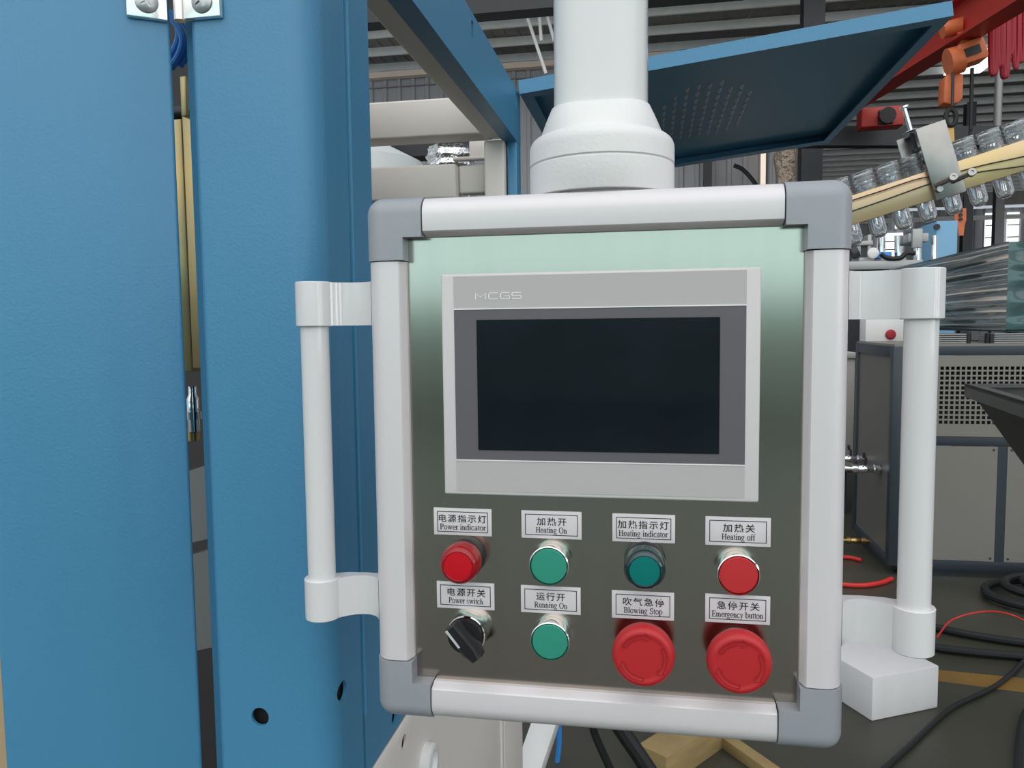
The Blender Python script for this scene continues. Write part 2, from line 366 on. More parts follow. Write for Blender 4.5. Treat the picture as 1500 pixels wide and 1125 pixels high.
# side jamb plate with a rounded lip at the seam
lip = [(XS-.006, .288), (XS+.0015, .2885), (XS+.003, .291), (XS+.0015, .2945), (XS-.0005, .296), (XS-.0005, .362), (XS-.05, .364)]
lp = lip+offset_path(lip, .003)[::-1]
o = MB().poly_prism([(x, y, .98) for x, y in lp], (0, 0, 1.5)).build('side_jamb', blue, mc)
sk = MB().box(XS-.004, XS, .292, 1.40, .903, .985).build('skirt_panel', blue, mc)
hc = atx(578, 1050, XS); cut(sk, [MB().cyl((XS-.02, hc.y, hc.z), (XS+.03, hc.y, hc.z), .0105, seg=32)])
MB().box(XS-.0545, XS-.0505, .27, .364, .985, 2.4).build('post_back', blue, mc)
# white lower side plate with its own holes and rolled end
pl = MB().box(XS-.002, XS+.002, .22, 1.36, .25, .900, .0008).build('lower_side_plate', white_mach, mc, label='cream lower side plate below the blue skirt')
h1 = atx(590, 1087, XS); h2 = atx(621, 1118, XS)
slot = MB(); slot.cyl((XS-.02, h2.y, h2.z), (XS+.03, h2.y, h2.z), .03, seg=32)
cut(pl, [MB().cyl((XS-.02, h1.y, h1.z), (XS+.03, h1.y, h1.z), .0105, seg=32)])
MB().lathe([(.030, 0), (.030, .012), (.027, .014), (.02, .014), (.016, .008), (0, .008)], (XS+.002, h2.y, h2.z), (1, 0, 0)).build('grommet', white_plain, mc)
mb = MB(); mb.box(XS-.001, XS+.006, 1.105, 1.118, .25, .897, .002); mb.box(XS-.05, XS+.004, 1.14, 1.40, .25, .897, .012, 4); mb.build('rolled_edge', white_mach, mc)
# door, hinged open
ang = radians(33); H0 = Vector((-.4555, YW, 0)); dd = Vector((-cos(ang), -sin(ang), 0)); nn = Vector((-sin(ang), cos(ang), 0))
r = ray(4, 1040); den = r.x*dd.y-r.y*dd.x; w = Vector((H0.x-CX, H0.y-CY)); tdoor = (w.x*r.y-w.y*r.x)/den
tdoor = abs(tdoor)
pts = [H0, H0+dd*tdoor, H0+dd*tdoor+nn*.022, H0+nn*.022]
door = MB().poly_prism([p+up*.25 for p in pts], (0, 0, 2.2), .0035, 3).build('door', blue, mc)
# hinge: two cast leaves with screws
hz = at(300, 30, YW).z
lr = MB(); x0, x1 = at(268, 30, YW-.004).x, at(325, 30, YW-.004).x
lr.poly_prism([(x0, YW-.001, hz), (x1, YW-.001, hz), (x1-.001, YW-.006, hz+.001), (x0+.002, YW-.006, hz+.001)], (0, 0, .07), .0008)
lr.cyl((x0-.003, YW-.004, hz), (x0-.003, YW-.004, hz+.07), .0062)
hl = lr.build('hinge', hinge_m, mc)
sx_ = at(296, 0, YW-.006)
def screw(c, nrm, r, parent):
    nrm = Vector(nrm); s1 = MB().lathe([(r, 0), (r*.96, r*.16), (r*.6, r*.34), (0, r*.4)], c, nrm, 32).build('screw', screw_m, parent)
    u = Vector((0, 0, 1)); v = nrm.cross(u); cc = c+nrm*r*.38; bars = []
    for a in (.6, .6+pi/2):
        d2 = u*cos(a)+v*sin(a); bars.append(MB().bar(cc-d2*r*.55, cc+d2*r*.55, r*.2, r*.32, up=nrm))
    cut(s1, bars); return s1, MB()
s1, mb = screw(Vector((sx_.x, YW-.006, at(296, 3, YW-.006).z)), (0, -1, 0), .0115, hl)
mb.bm.free()
ll = MB(); q0 = H0+dd*.002-nn*.001; q1 = H0+dd*.040-nn*.001
ll.poly_prism([q0+up*hz, q1+up*(hz+.0), q1-nn*.005+up*(hz+.001), q0-nn*.005+up*(hz+.001)], (0, 0, .07), .0008)
hl2 = ll.build('hinge', hinge_m, mc)
s1, mb = screw(H0+dd*.021-nn*.006+up*(at(222, -4, .17).z), -nn, .0112, hl2); mb.bm.free()
# roof beam on the side, rear upright
bt = [(XS, 1.910), (XS, 2.0395), (XS-.05, 2.0395)]
o = MB().poly_prism([(XS-.05, .25, 2.036), (XS-.004, .25, 2.036), (XS-.004, .25, 1.914), (XS-.035, .25, 1.914), (XS-.035, .25, 1.910), (XS, .25, 1.910), (XS, .25, 2.0395), (XS-.05, .25, 2.0395)], (0, 1.235, 0)).build('roof_beam', blue, mc)
cs = []
for px, py in ((692, 43), (756, 146)):
    c = atx(px, py, XS); cs.append(MB().box(XS-.02, XS+.02, c.y-.008, c.y+.008, c.z-.016, c.z+.016, .005, 4))
cut(o, cs)
MB().box(-.3235, XS-.0005, 1.425, 1.485, .9, 1.9105, .001).build('rear_upright', blue, mc)
# cream inner frame
for args in (('frame_beam', -.378, -.3315, .30, 1.40, 1.912, 1.985), ('frame_beam', -.95, -.379, 1.38, 1.46, 1.922, 2.016), ('frame_beam', -.95, -.455, 1.40, 1.46, 1.770, 1.857), ('frame_beam', -.4549, -.383, 1.43, 1.47, 1.785, 1.857), ('frame_post', -.3805, -.329, 1.40, 1.46, .9, 1.911)):
    MB().box(*args[1:], .006, 3).build(args[0], white_mach, mc)
c0, c1 = at(672, 215, 1.6), at(712, 240, 1.6)
MB().box(at(687, 215, 1.62).x, -.33, 1.62, 1.66, c1.z+.025, c0.z+.02, .004).build('frame_bracket', white_mach, mc)
MB().box(at(664, 215, 1.61).x, -.33, 1.6, 1.62, at(664, 240, 1.6).z+.008, at(664, 230, 1.6).z, .004).build('frame_bracket', white_mach, mc)
c = at(570, 220, 2.3); MB().box(-1.5, -.55, 2.3, 2.4, at(600, 229, 2.3).z, at(600, 205, 2.3).z).build('rear_crossbar', beam_dark, mc)
# machine interior behind the door gap
MB().box(-1.5, -.66, .95, .97, .3, 2.3).build('gap_shade_sheet', mat('gap_shade', (.035, .033, .032), .7), mc)  # dark sheet added so the door gap reads as shaded interior
a, b = at(258, 165, .36), at(262.5, 165, .36); MB().box(a.x-.05, b.x, .365, .40, at(268, 545, .36).z, at(268, 172, .36).z, .002).build('mould_plate', gold, mc)
MB().box(b.x+.003, -.5, .36, .40, at(268, 540, .36).z, at(268, 165, .36).z, .002).build('mould_plate', gold, mc, label='yellow chromate plate showing through the door gap')
a, b = at(263, 112, .34), at(271, 165, .34); MB().box(a.x, b.x+.004, .34, .358, b.z-.004, a.z, .001).build('mould_plate', gold, mc)
c = at(262, 145, .37); MB().cyl((c.x-.1, .43, c.z), (c.x+.03, .43, c.z), .009).build('guide_shaft', blk, mc)
c = at(283, 600, .34); MB().lathe([(.004, -.03), (.0075, -.028), (.0075, -.012), (.010, -.012), (.010, -.002), (.0075, -.002), (.0075, .014), (.005, .02), (.005, .03)], c).build('hose_fitting', chrome, mc)
c = at(283, 636, .345); MB().cyl(c-up*.008, c+up*.008, .008).build('brass_ferrule', brass, mc)
for y0, y1, t in ((690, 800, .02), (815, 960, .03)):
    a, b = at(280, y0, .5), at(310, y1, .5); MB().poly_prism([(a.x-.1, .5, b.z-.02), (b.x+.03, .5, b.z+.02), (b.x+.03, .5, a.z+.02), (a.x-.1, .5, a.z-.03)], (0, .02, 0)).build('inner_plate', grey_steel, mc)
tb = [at(253, 28, .30), at(264, 45, .30), at(268, 62, .30), at(262, 82, .30), at(250, 100, .30)]
hs = tag(MB().tube(tb, .0045, 10).build('air_hose', bright_blue), 'coiled blue air tube just under the door hinge', 'hose')
for off in (Vector((.008, .006, .004)), Vector((-.007, .004, .01))): MB().tube([p+off for p in tb], .0045, 10).build('air_tube', bright_blue, hs)
# flap raised over the far side: pressed tray with folded rims
fl0 = Vector((-.292, 1.43, 2.027)); ta = math.atan2(.1125, 1.0105); fw = 1.016; fd = 1.29
U = Vector((cos(ta), 0, sin(ta))); N = Vector((-sin(ta), 0, cos(ta))); V = Vector((0, 1, 0))
def FP(u, v, n): return fl0+U*u+V*v+N*n
flp = MB()
def fbox(mb, u0, u1, v0, v1, n0, n1): mb.poly_prism([FP(u0, v0, n0), FP(u1, v0, n0), FP(u1, v0, n1), FP(u0, v0, n1)], (0, v1-v0, 0))
fbox(flp, 0, fw, 0, fd, .031, .034)
flap = flp.build('roof_flap', blue, mc, label='blue tray-shaped roof flap raised on the far side of the arm')
for nm, a in (('front_rim', (0, fw, 0, .003, 0, .0309)), ('rear_rim', (0, fw, fd-.003, fd, 0, .0309)), ('side_rim', (0, .003, .0031, fd-.0031, 0, .0309)), ('side_rim', (fw-.003, fw, .0031, fd-.0031, 0, .0309)),
              ('folded_lip', (.0031, fw-.0031, .0031, .045, 0, .002)), ('folded_lip', (.0031, fw-.0031, fd-.06, fd-.0031, 0, .002)), ('folded_lip', (.0031, .03, .046, fd-.061, 0, .002)), ('folded_lip', (fw-.03, fw-.0031, .046, fd-.061, 0, .002))):
    mb = MB(); fbox(mb, *a); mb.build(nm, blue, flap)
lm = mat('louvre_highlight', (.50, .55, .60), .3, metal=.5); lv0 = None  # paler than the blue sheet: lit louvre edges put into the colour
for i in range(10):
    for j in range(9):
        u = .335+.0315*i; v = .30+.072*j+.012*(i % 2)
        if ((u-.487)/.165)**2+((v-.63)/.34)**2 > 1: continue
        if lv0 is None:
            mb = MB(); mb.poly_prism([FP(u, v, .0308), FP(u+.005, v, .0240), FP(u+.0062, v, .0240), FP(u+.0014, v, .0308)], V*.034); mb.poly_prism([FP(u+.005, v, .0308), FP(u+.010, v, .0308), FP(u+.010, v+.034, .0308), FP(u+.005, v+.034, .0308)], N*-.0006)
            lv0 = mb.build('vent_louvre', lm, flap); uv0 = (u, v)
        else:
            o = lv0.copy(); o.location = U*(u-uv0[0])+V*(v-uv0[1]); COL.objects.link(o)
# white angled strut under the box and a blue hose
a, b = atz(782, 1040, .55), atz(758, 1140, .30)
tag(MB().bar(at(806, 1040, 1.75), at(768, 1150, 1.55), .05, .075, up=(1, 0, 0), bev=.004).build('angled_strut', white_plain), 'white angled strut below the panel just right of the cream side plate', 'strut')
tag(MB().tube([at(815, 1000, 1.9), at(818, 1050, 1.9), at(819, 1090, 1.9), at(813, 1140, 1.9)], .0085, 10).build('air_hose', bright_blue), 'bright blue air hose hanging below the bottom rail of the panel', 'hose')
tag(MB().box(-1.3, at(12, 1040, .6).x, .6, .62, .2, at(4, 945, .6).z).build('tan_board', tan_board), 'tan board at the lower left edge beside the blue door', 'board')
# duct and hopper inside the machine, far
mb = MB(); c = at(660, 225, 1.95); c2 = at(668, 235, 1.95)
def duct(i, j):
    a = 2*pi*i; z = 1.72+j*.30; r = (.083-.01*max(0, j-.55)*2)*(1+.05*sin(z*190)+.12*noise.noise(Vector((cos(a)*3, sin(a)*3, z*22)))); bend = max(0, z-2.02)
    return (c.x+r*cos(a)+bend*.25, c.y+r*sin(a), z)
tag(mb.grid(49, 110, duct).build('foil_duct', foil, sharp=25), 'silver crumpled foil duct between the cream frame beams', 'duct')
hp = thing('dust_hood', (at(560, 230, 2.1).x, 2.3, 1.8), 'pale dome-shaped hood beside the foil duct behind the cream beams', 'hood')
c = at(545, 240, 2.25); MB().lathe([(.30, c.z-.2), (.235, c.z-.02), (.13, c.z+.035), (.10, c.z+.06), (.10, c.z+.10), (0, c.z+.10)], (c.x-.02, 2.15, 0), seg=48).build('hood_cone', mat('pale_hood', (.52, .55, .54), .4), hp)
MB().lathe([(.105, 0), (.118, .005), (.118, .02), (.105, .025)], (c.x-.02, 2.15, c.z+.075), seg=48).build('clamp_band', chrome, hp)

# ------------------------------------------------------------------ white support arm
arm = thing('support_arm', (0, .05, 1.5386), 'white round-cornered support tube and coupling standing on the control panel', 'support arm')
PC = Vector((0, .05, 0))
def se(w, d, p, z, n=96):
    f = lambda v: math.copysign(abs(v)**(2/p), v)
    return [(PC.x+w*f(cos(2*pi*k/n)), PC.y+d*f(sin(2*pi*k/n)), z) for k in range(n)]
MB().loft([se(.0354, .033, 3.3, z) for z in (1.600, 2.9)]).build('arm_tube', tube_white, arm)
MB().lathe([(.046, 1.5388), (.046, 1.5408), (.0545, 1.5410), (.0552, 1.542), (.0552, 1.5632), (.0545, 1.5640)], PC, seg=96).build('lower_coupling', cast_white, arm)
uc = [se(.0538, .0538, 2, 1.5641), se(.0538, .0538, 2, 1.5648), se(.0552, .0552, 2, 1.5655), se(.0552, .0552, 2, 1.5765)]
for a in (15, 30, 45, 60, 75, 85): w_ = .0552-.0085*(1-cos(radians(a))); uc.append(se(w_, w_, 2, 1.5765+.0095*sin(radians(a))))
MB().loft(uc).build('upper_coupling', cast_white, arm)
MB().loft([se(.0465, .0460, 2.2, 1.5861), se(.0462, .0452, 2.3, 1.5875), se(.0425, .0415, 2.7, 1.5955), se(.0388, .0372, 3.1, 1.6030), se(.0374, .0355, 3.3, 1.6058), se(.0362, .034, 3.3, 1.6066)]).build('neck', cast_white, arm)

# ------------------------------------------------------------------ control panel
cp = thing('control_panel', (0, .04, 1.143), 'grey-white framed operator control box with touchscreen, buttons and two side handles', 'control panel')
XO, ZB, ZT = .170, 1.1435, 1.5385
MB().box(-.160, .160, .004, .082, 1.153, 1.529, .004).build('enclosure_body', rail_m, cp)
MB().box(-.1445, .1445, 0, .0035, 1.171, 1.5105).build('face_plate', steel, cp, label='brushed stainless steel face plate')
def rail(p0, p1, out):
    """profile: u = 0 at the inner lip, grows outwards"""
    w = .0285; p0, p1, out = Vector(p0), Vector(p1), Vector(out)
    pf = [(0, .006), (0, -.004), (.0006, -.0048), (.0024, -.0105), (.0036, -.0118), (.010, -.0124)]+[(w-.013+.013*sin(radians(a)), .0006-.013*cos(radians(a))) for a in range(0, 91, 9)]+[(w, .074), (w-.008, .082), (.014, .082), (.014, .006)]
    mb = MB(); mb.poly_prism([p0+out*u+Vector((0, y, 0)) for u, y in pf], p1-p0); mb.build('frame_rail', rail_m, cp)
CL, CW = .0465, .0440
rail((-XO+.0285, 0, ZB+CL), (-XO+.0285, 0, ZT-CL), (-1, 0, 0)); rail((XO-.0285, 0, ZB+CL), (XO-.0285, 0, ZT-CL), (1, 0, 0))
rail((-XO+CW, 0, ZT-.0285), (XO-CW, 0, ZT-.0285), (0, 0, 1)); rail((-XO+CW, 0, ZB+.0285), (XO-CW, 0, ZB+.0285), (0, 0, -1))
for sx_, sz in ((-1, 1), (1, 1), (-1, -1), (1, -1)):
    X0 = sx_*(XO+.0008); Z0 = ZT+.0008 if sz > 0 else ZB-.0008
    def cpnt(u, v): return (X0-sx_*u, -.0135, Z0-sz*v)
    pts = [cpnt(0, 0), cpnt(CW, 0), cpnt(CW, .030), cpnt(.030, .030), cpnt(.030, CL), cpnt(0, CL)]
    def outer(e):
        a, b = e.verts[0].co, e.verts[1].co
        ona = all(abs(v.co.x-X0) < 1e-6 for v in e.verts) or all(abs(v.co.z-Z0) < 1e-6 for v in e.verts)
        corner = all(abs(v.co.x-X0) < 1e-6 and abs(v.co.z-Z0) < 1e-6 for v in e.verts)
        front = all(abs(v.co.y+.0135) < 1e-6 for v in e.verts)
        return corner or (ona and front)
    mb = MB(); mb.poly_prism(pts, (0, .097, 0), .0128, 7, outer)
    mb.build('corner_cap', cap_m, cp, label='grey plastic corner cap')
# handles
for sx_ in (-1, 1):
    HX, HYc, RS = .2158, -.003, .0137
    hd = MB().cyl((sx_*HX, HYc, 1.236), (sx_*HX, HYc, 1.455), .0107, seg=40).build('handle', gloss_handle, cp)
    for zb, zt in ((1.4452, 1.4788), (1.2172, 1.2492)):
        cl = MB(); cl.lathe([(RS-.0006, 0), (RS, .0006), (RS, zt-zb-.0006), (RS-.0006, zt-zb)], (sx_*HX, HYc, zb), seg=48)
        fr = [(.1695, -.004), (.1715, -.0005), (.175, .0035), (.180, .0058), (.186, .0060), (.192, .0042), (.1975, .0005), (.202, -.0040), (.2045, -.0075), (.208, -.005), (.212, .006), (.2085, .0092), (.200, .0125), (.185, .0138), (.1695, .0132)]
        cl.poly_prism([(sx_*x, y, zb+.0004) for x, y in fr], (0, 0, zt-zb-.0008)); cl.build('handle_bracket', gloss_handle, hd, sharp=32)
# touchscreen
TX0, TX1, TZ0, TZ1 = -.1143, .1122, 1.3186, 1.4821+.0025
tc_ = (TZ0+TZ1)/2
mb = MB(); mb.box(TX0, TX1, -.007, 0, 1.3186, 1.4822, .0016, 3); ts = mb.build('touchscreen', hmi_m, cp, label='grey touchscreen terminal with a dark blank display')
L_, R_ = -.1046, .1025
MB().box(L_, R_, -.0074, -.0069, 1.4568, 1.4803).build('logo_band', hmi_in, ts)
MB().box(L_, R_, -.0074, -.0069, 1.3216, 1.3446).build('lower_band', hmi_in, ts)
MB().box(L_, R_, -.0073, -.0069, 1.3452, 1.4560).build('display_bezel', hmi_dark, ts)
MB().box(-.0877, .0850, -.0077, -.0072, 1.3526, 1.4484).build('display', lcd_m, ts)
for z in (1.4560, 1.3445): MB().box(L_, R_, -.0078, -.0069, z, z+.0008).build('trim_strip', mat('trim_silver', (.78, .76, .76), .35), ts)

# ---- lettering: serif stroke font for the English, the built-in font for the Chinese
TN, TK = .052, .118
def rib(bm, pts, ws, M):
    Lp, Rp = [], []
    for i, p in enumerate(pts):
        a = pts[max(i-1, 0)]; b = pts[min(i+1, len(pts)-1)]; dx, dy = b[0]-a[0], b[1]-a[1]; L = hypot(dx, dy) or 1; w = ws[i]/2
        Lp.append(bm.verts.new(M(p[0]-dy/L*w, p[1]+dx/L*w))); Rp.append(bm.verts.new(M(p[0]+dy/L*w, p[1]-dx/L*w)))
    for i in range(len(pts)-1): bm.faces.new((Lp[i], Rp[i], Rp[i+1], Lp[i+1]))
def G(ch):
    """strokes as (points, widths)"""
    st = []
    def v(x, y0, y1, w=TK): st.append(([(x, y0), (x, y1)], [w, w]))
    def hb(x0, x1, y, w=TN): st.append(([(x0, y), (x1, y)], [w, w]))
    def serif(x, y, l=.12): hb(x-l, x+l, y+(TN/2 if y < .2 else -TN/2))
    def el(cx, cy, rx, ry, a0, a1, k=TK, n=18):
        P = [(cx+rx*cos(radians(a0+(a1-a0)*i/n)), cy+ry*sin(radians(a0+(a1-a0)*i/n))) for i in range(n+1)]
        st.append((P, [TN+(k-TN)*abs(cos(radians(a0+(a1-a0)*i/n)))**1.3 for i in range(n+1)]))
    def dg(x0, y0, x1, y1, w): st.append(([(x0, y0), (x1, y1)], [w, w]))
    X = .45
    if ch == 'P': v(.16, 0, .66); serif(.16, 0); hb(.04, .30, .64); hb(.16, .30, .31); el(.29, .475, .19, .165, -90, 90); return st, .556
    if ch == 'B': v(.16, 0, .66); hb(.03, .34, .64); hb(.03, .34, .02); hb(.16, .34, .345); el(.32, .49, .17, .15, -90, 90); el(.34, .18, .20, .165, -90, 90); return st, .64
    if ch == 'R': v(.16, 0, .66); serif(.16, 0); hb(.04, .32, .64); hb(.16, .30, .32); el(.31, .48, .18, .16, -90, 90); dg(.30, .32, .58, .02, TK); hb(.52, .66, .02); return st, .667
    if ch == 'H': v(.16, 0, .66); v(.56, 0, .66); hb(.16, .56, .34); [serif(x, y) for x in (.16, .56) for y in (0, .66)]; return st, .722
    if ch == 'O': el(.36, .33, .28, .325, 0, 360, .105, 32); return st, .722
    if ch == 'S': el(.26, .49, .16, .16, 30, 270, .1); el(.27, .17, .18, .165, 90, -150, .1); v(.415, .48, .65, TN); v(.085, .01, .18, TN); return st, .53
    if ch == 'E': v(.16, 0, .66); hb(.03, .56, .64); hb(.03, .58, .02); hb(.16, .40, .34); v(.55, .5, .65, TN); v(.57, .01, .17, TN); v(.40, .26, .42, TN); return st, .611
    if ch == 'o': el(.25, .225, .185, .22, 0, 360, .09, 28); return st, .5
    if ch == 'c': el(.24, .225, .18, .22, 40, 320, .095, 22); return st, .444
    if ch == 'e': el(.23, .225, .175, .22, 0, 318, .095, 24); hb(.07, .41, .235); return st, .444
    if ch in 'dbpg':
        if ch == 'g': el(.21, .30, .14, .145, 0, 360, .085, 22); el(.24, -.10, .19, .10, 0, 360, .055, 22); dg(.13, .18, .17, .02, TN); hb(.16, .32, .0, .06); hb(.33, .46, .41); return st, .5
        if ch == 'd': el(.23, .22, .17, .21, 0, 360, .09, 24); v(.38, 0, .68); hb(.30, .40, .67); hb(.36, .48, .02)
        if ch == 'b': el(.28, .22, .17, .21, 0, 360, .09, 24); v(.12, 0, .68); hb(.03, .14, .67)
        if ch == 'p': el(.28, .225, .17, .215, 0, 360, .09, 24); v(.12, -.21, .44); hb(.02, .14, .43); serif(.12, -.22)
        return st, .5
    if ch in 'nmrhu':
        if ch == 'u': v(.11, .12, .44); el(.24, .14, .13, .13, 180, 320, .08); v(.38, 0, .44); hb(.02, .13, .43); hb(.28, .40, .43); hb(.36, .49, .02); return st, .5
        v(.12, 0, .68 if ch == 'h' else .44); hb(.02, .14, .67 if ch == 'h' else .43); serif(.12, 0, .1)
        if ch == 'r': el(.27, .28, .14, .15, 165, 60, .07); hb(.26, .36, .40, .08); return st, .34
        el(.25, .28, .13, .15, 170, 0, .085); v(.38, 0, .29); serif(.38, 0, .1)
        if ch == 'm': el(.51, .28, .13, .15, 170, 0, .085); v(.64, 0, .29); serif(.64, 0, .1); return st, .77
        return st, .5
    if ch == 'i': v(.14, 0, .44); hb(.03, .16, .43); serif(.14, 0, .1); v(.135, .57, .68, .11); return st, .278
    if ch == 'l': v(.14, 0, .68); hb(.03, .16, .67); serif(.14, 0, .1); return st, .278
    if ch == 't': v(.14, .08, .57, .085); hb(.02, .27, .43); el(.21, .085, .07, .07, 180, 320, .07); return st, .278
    if ch == 'f': v(.14, 0, .52); el(.24, .54, .10, .13, 180, 40, .08); hb(.02, .30, .43); serif(.14, 0, .1); return st, .32
    if ch == 'a': el(.21, .33, .13, .11, 160, 0, .08); v(.335, .05, .34); el(.20, .13, .13, .12, 0, 360, .08, 20); hb(.33, .44, .03, .05); return st, .444
    if ch == 's': el(.19, .33, .11, .105, 30, 270, .075); el(.19, .12, .125, .11, 90, -150, .075); return st, .389
    if ch == 'w': dg(.10, .44, .24, .0, .085); dg(.24, .0, .36, .42, TN); dg(.34, .44, .49, .0, .085); dg(.49, 0, .63, .42, TN); hb(.01, .19, .43); hb(.27, .42, .43); hb(.54, .71, .43); return st, .722
    if ch == 'y': dg(.09, .44, .26, .0, .085); dg(.41, .43, .17, -.2, TN); hb(.01, .19, .43); hb(.32, .48, .43); hb(.06, .19, -.19, .06); return st, .5
    return st, .25
def english(bm, s, x0, x1, base, y, em):
    tot = sum(G(c)[1] for c in s); k = (x1-x0)/tot; x = x0; lay = 0
    for c in s:
        st, adv = G(c)
        for P, ws in st:
            lay += 1e-6; rib(bm, P, ws, lambda a, b: (x+a*k, y-lay % 2e-5, base+b*em))
        x += adv*k
def chinese(bm, s, x0, x1, zc, hgt, y):
    cu = bpy.data.curves.new('t', 'FONT'); cu.body = s; cu.resolution_u = 3; cu.space_character = 1.22; cu.offset = .008
    ob = bpy.data.objects.new('t', cu); COL.objects.link(ob)
    dg = bpy.context.evaluated_depsgraph_get(); dg.update()
    me = bpy.data.meshes.new_from_object(ob.evaluated_get(dg))
    bpy.data.objects.remove(ob); bpy.data.curves.remove(cu)
    if len(me.vertices):
        xs = [v.co.x for v in me.vertices]; ys = [v.co.y for v in me.vertices]; a, b, c, d = min(xs), max(xs), min(ys), max(ys)
        n0 = len(s)
        me.transform(Matrix(((( x1-x0)/(b-a), 0, 0, x0-a*(x1-x0)/(b-a)), (0, 0, 0, y), (0, hgt/(d-c), 0, zc-hgt/2-c*hgt/(d-c)), (0, 0, 0, 1))))
        bm.from_mesh(me)
    bpy.data.meshes.remove(me)
LW, LH = .0450, .0208
def nameplate(x0, zt, cn, en, cr, er, tilt=0, label=''):
    p = MB().box(x0, x0+LW, -.0008, 0, zt-LH, zt, .0003).build('name_label', label_m, cp, label=label)
    mb = MB(); bx0, bx1, bz0, bz1, t, y = x0+.0028, x0+LW-.0028, zt-LH+.0025, zt-.0025, .00045, -.00105
    for a in ((bx0, bx1, bz0, bz0+t), (bx0, bx1, bz1-t, bz1), (bx0, bx0+t, bz0, bz1), (bx1-t, bx1, bz0, bz1)): mb.box(a[0], a[1], y, -.0007, a[2], a[3])
    english(mb.bm, en, x0+er[0]*LW, x0+er[1]*LW, zt-.79*LH, y, .0066)
    chinese(mb.bm, cn, x0+cr[0]*LW, x0+cr[1]*LW, zt-.375*LH, .0061, y)
    mb.build('lettering', ink, p)
    return p
NL = [(-.1249, 1.3066, '电源指示灯', 'Power indicator', (.09, .91), (.105, .90)), (-.0572, 1.3066, '加热开', 'Heating On', (.26, .75), (.24, .76)),
      (.0103, 1.3064, '加热指示灯', 'Heating indicator', (.085, .90), (.10, .885)), (.0765, 1.3064, '加热关', 'Heating off', (.27, .76), (.25, .765)),
      (-.1236, 1.2495, '电源开关', 'Power switch', (.19, .85), (.205, .81)), (-.0582, 1.2495, '运行开', 'Running On', (.26, .74), (.225, .78)),
      (.0098, 1.2490, '吹气急停', 'Blowing Stop', (.18, .84), (.19, .815)), (.0768, 1.2497, '急停开关', 'Emergency button', (.18, .84), (.10, .895))]
for a in NL: nameplate(*a, label='white printed label reading ' + a[3])
# logo: square-cornered strokes on the upper band
mb = MB(); LX, LZ, LHt = -.0880, 1.4635, .0044
def lg(pts, x, w=.75): rib(mb.bm, pts, [.115]*len(pts), lambda a, b: (LX+x+a*.0066, -.00765, LZ+b*LHt))
lg([(0, 0), (0, 1), (.55, .35), (1.1, 1), (1.1, 0)], 0)
lg([(1, 1), (.15, 1), (0, .85), (0, .15), (.15, 0), (1, 0)], .0098)
lg([(1, 1), (.15, 1), (0, .85), (0, .15), (.15, 0), (1, 0), (1, .5), (.5, .5)], .0184)
lg([(1, 1), (.1, 1), (0, .9), (0, .6), (.1, .5), (.9, .5), (1, .4), (1, .1), (.9, 0), (0, 0)], .0270)
mb.build('logo', logo_m, ts)

# ---- buttons
FR = (0, -1, 0)
def push_button(x, z, m, label):
    c = (x, 0, z)
    b = MB().lathe([(.0145, 0), (.0147, .002), (.0140, .0105), (.0147, .0112), (.0147, .0120), (.0140, .0124), (.0136, .0116), (.0134, .006)], c, FR, 56).build('push_button', chrome, cp, label=label)
    MB().lathe([(.0131, .006), (.0131, .0118), (.0124, .0126), (.006, .0128), (0, .0128)], c, FR, 56).build('button_cap', m, b)
def pilot(x, z, mo, mi, label):
    c = (x, 0, z)
    b = MB().lathe([(.0149, 0), (.0149, .006), (.0143, .008)], c, FR, 56).build('pilot_light', blk, cp, label=label)
    MB().lathe([(.0142, .008), (.0146, .0085), (.0146, .019), (.0138, .0215), (.0122, .0232), (.0110, .0236), (.0106, .0232), (.0106, .015)], c, FR, 64).build('lens_ring', mo, b)
    MB().lathe([(.0105, .015), (.0105, .0234), (.006, .0237), (0, .0238)], c, FR, 56).build('lens', mi, b)
    mb = MB()
    for k in range(60):
        a = 2*pi*k/60; p = Vector((x+.0146*cos(a), -.0085, z+.0146*sin(a))); mb.cyl(p, p+Vector((0, -.0035, 0)), .0003, seg=6)
    mb.build('knurling', mo, b)
ZR1, ZR2 = 1.2684, 1.2116
pilot(-.1007, 1.2690, red_lens, red_lens_in, 'red round pilot light under the Power indicator label')
pilot(.0338, 1.2715, green_lens, green_lens_in, 'dark green round pilot light under the Heating indicator label')
push_button(-.0353, ZR1, green_btn, 'flat green push button under the Heating On label')
push_button(.0986, ZR1-.0005, red_btn, 'flat red push button in a chrome ring under the Heating off label')
push_button(-.0350, ZR2, green_btn, 'flat green push button under the Running On label')
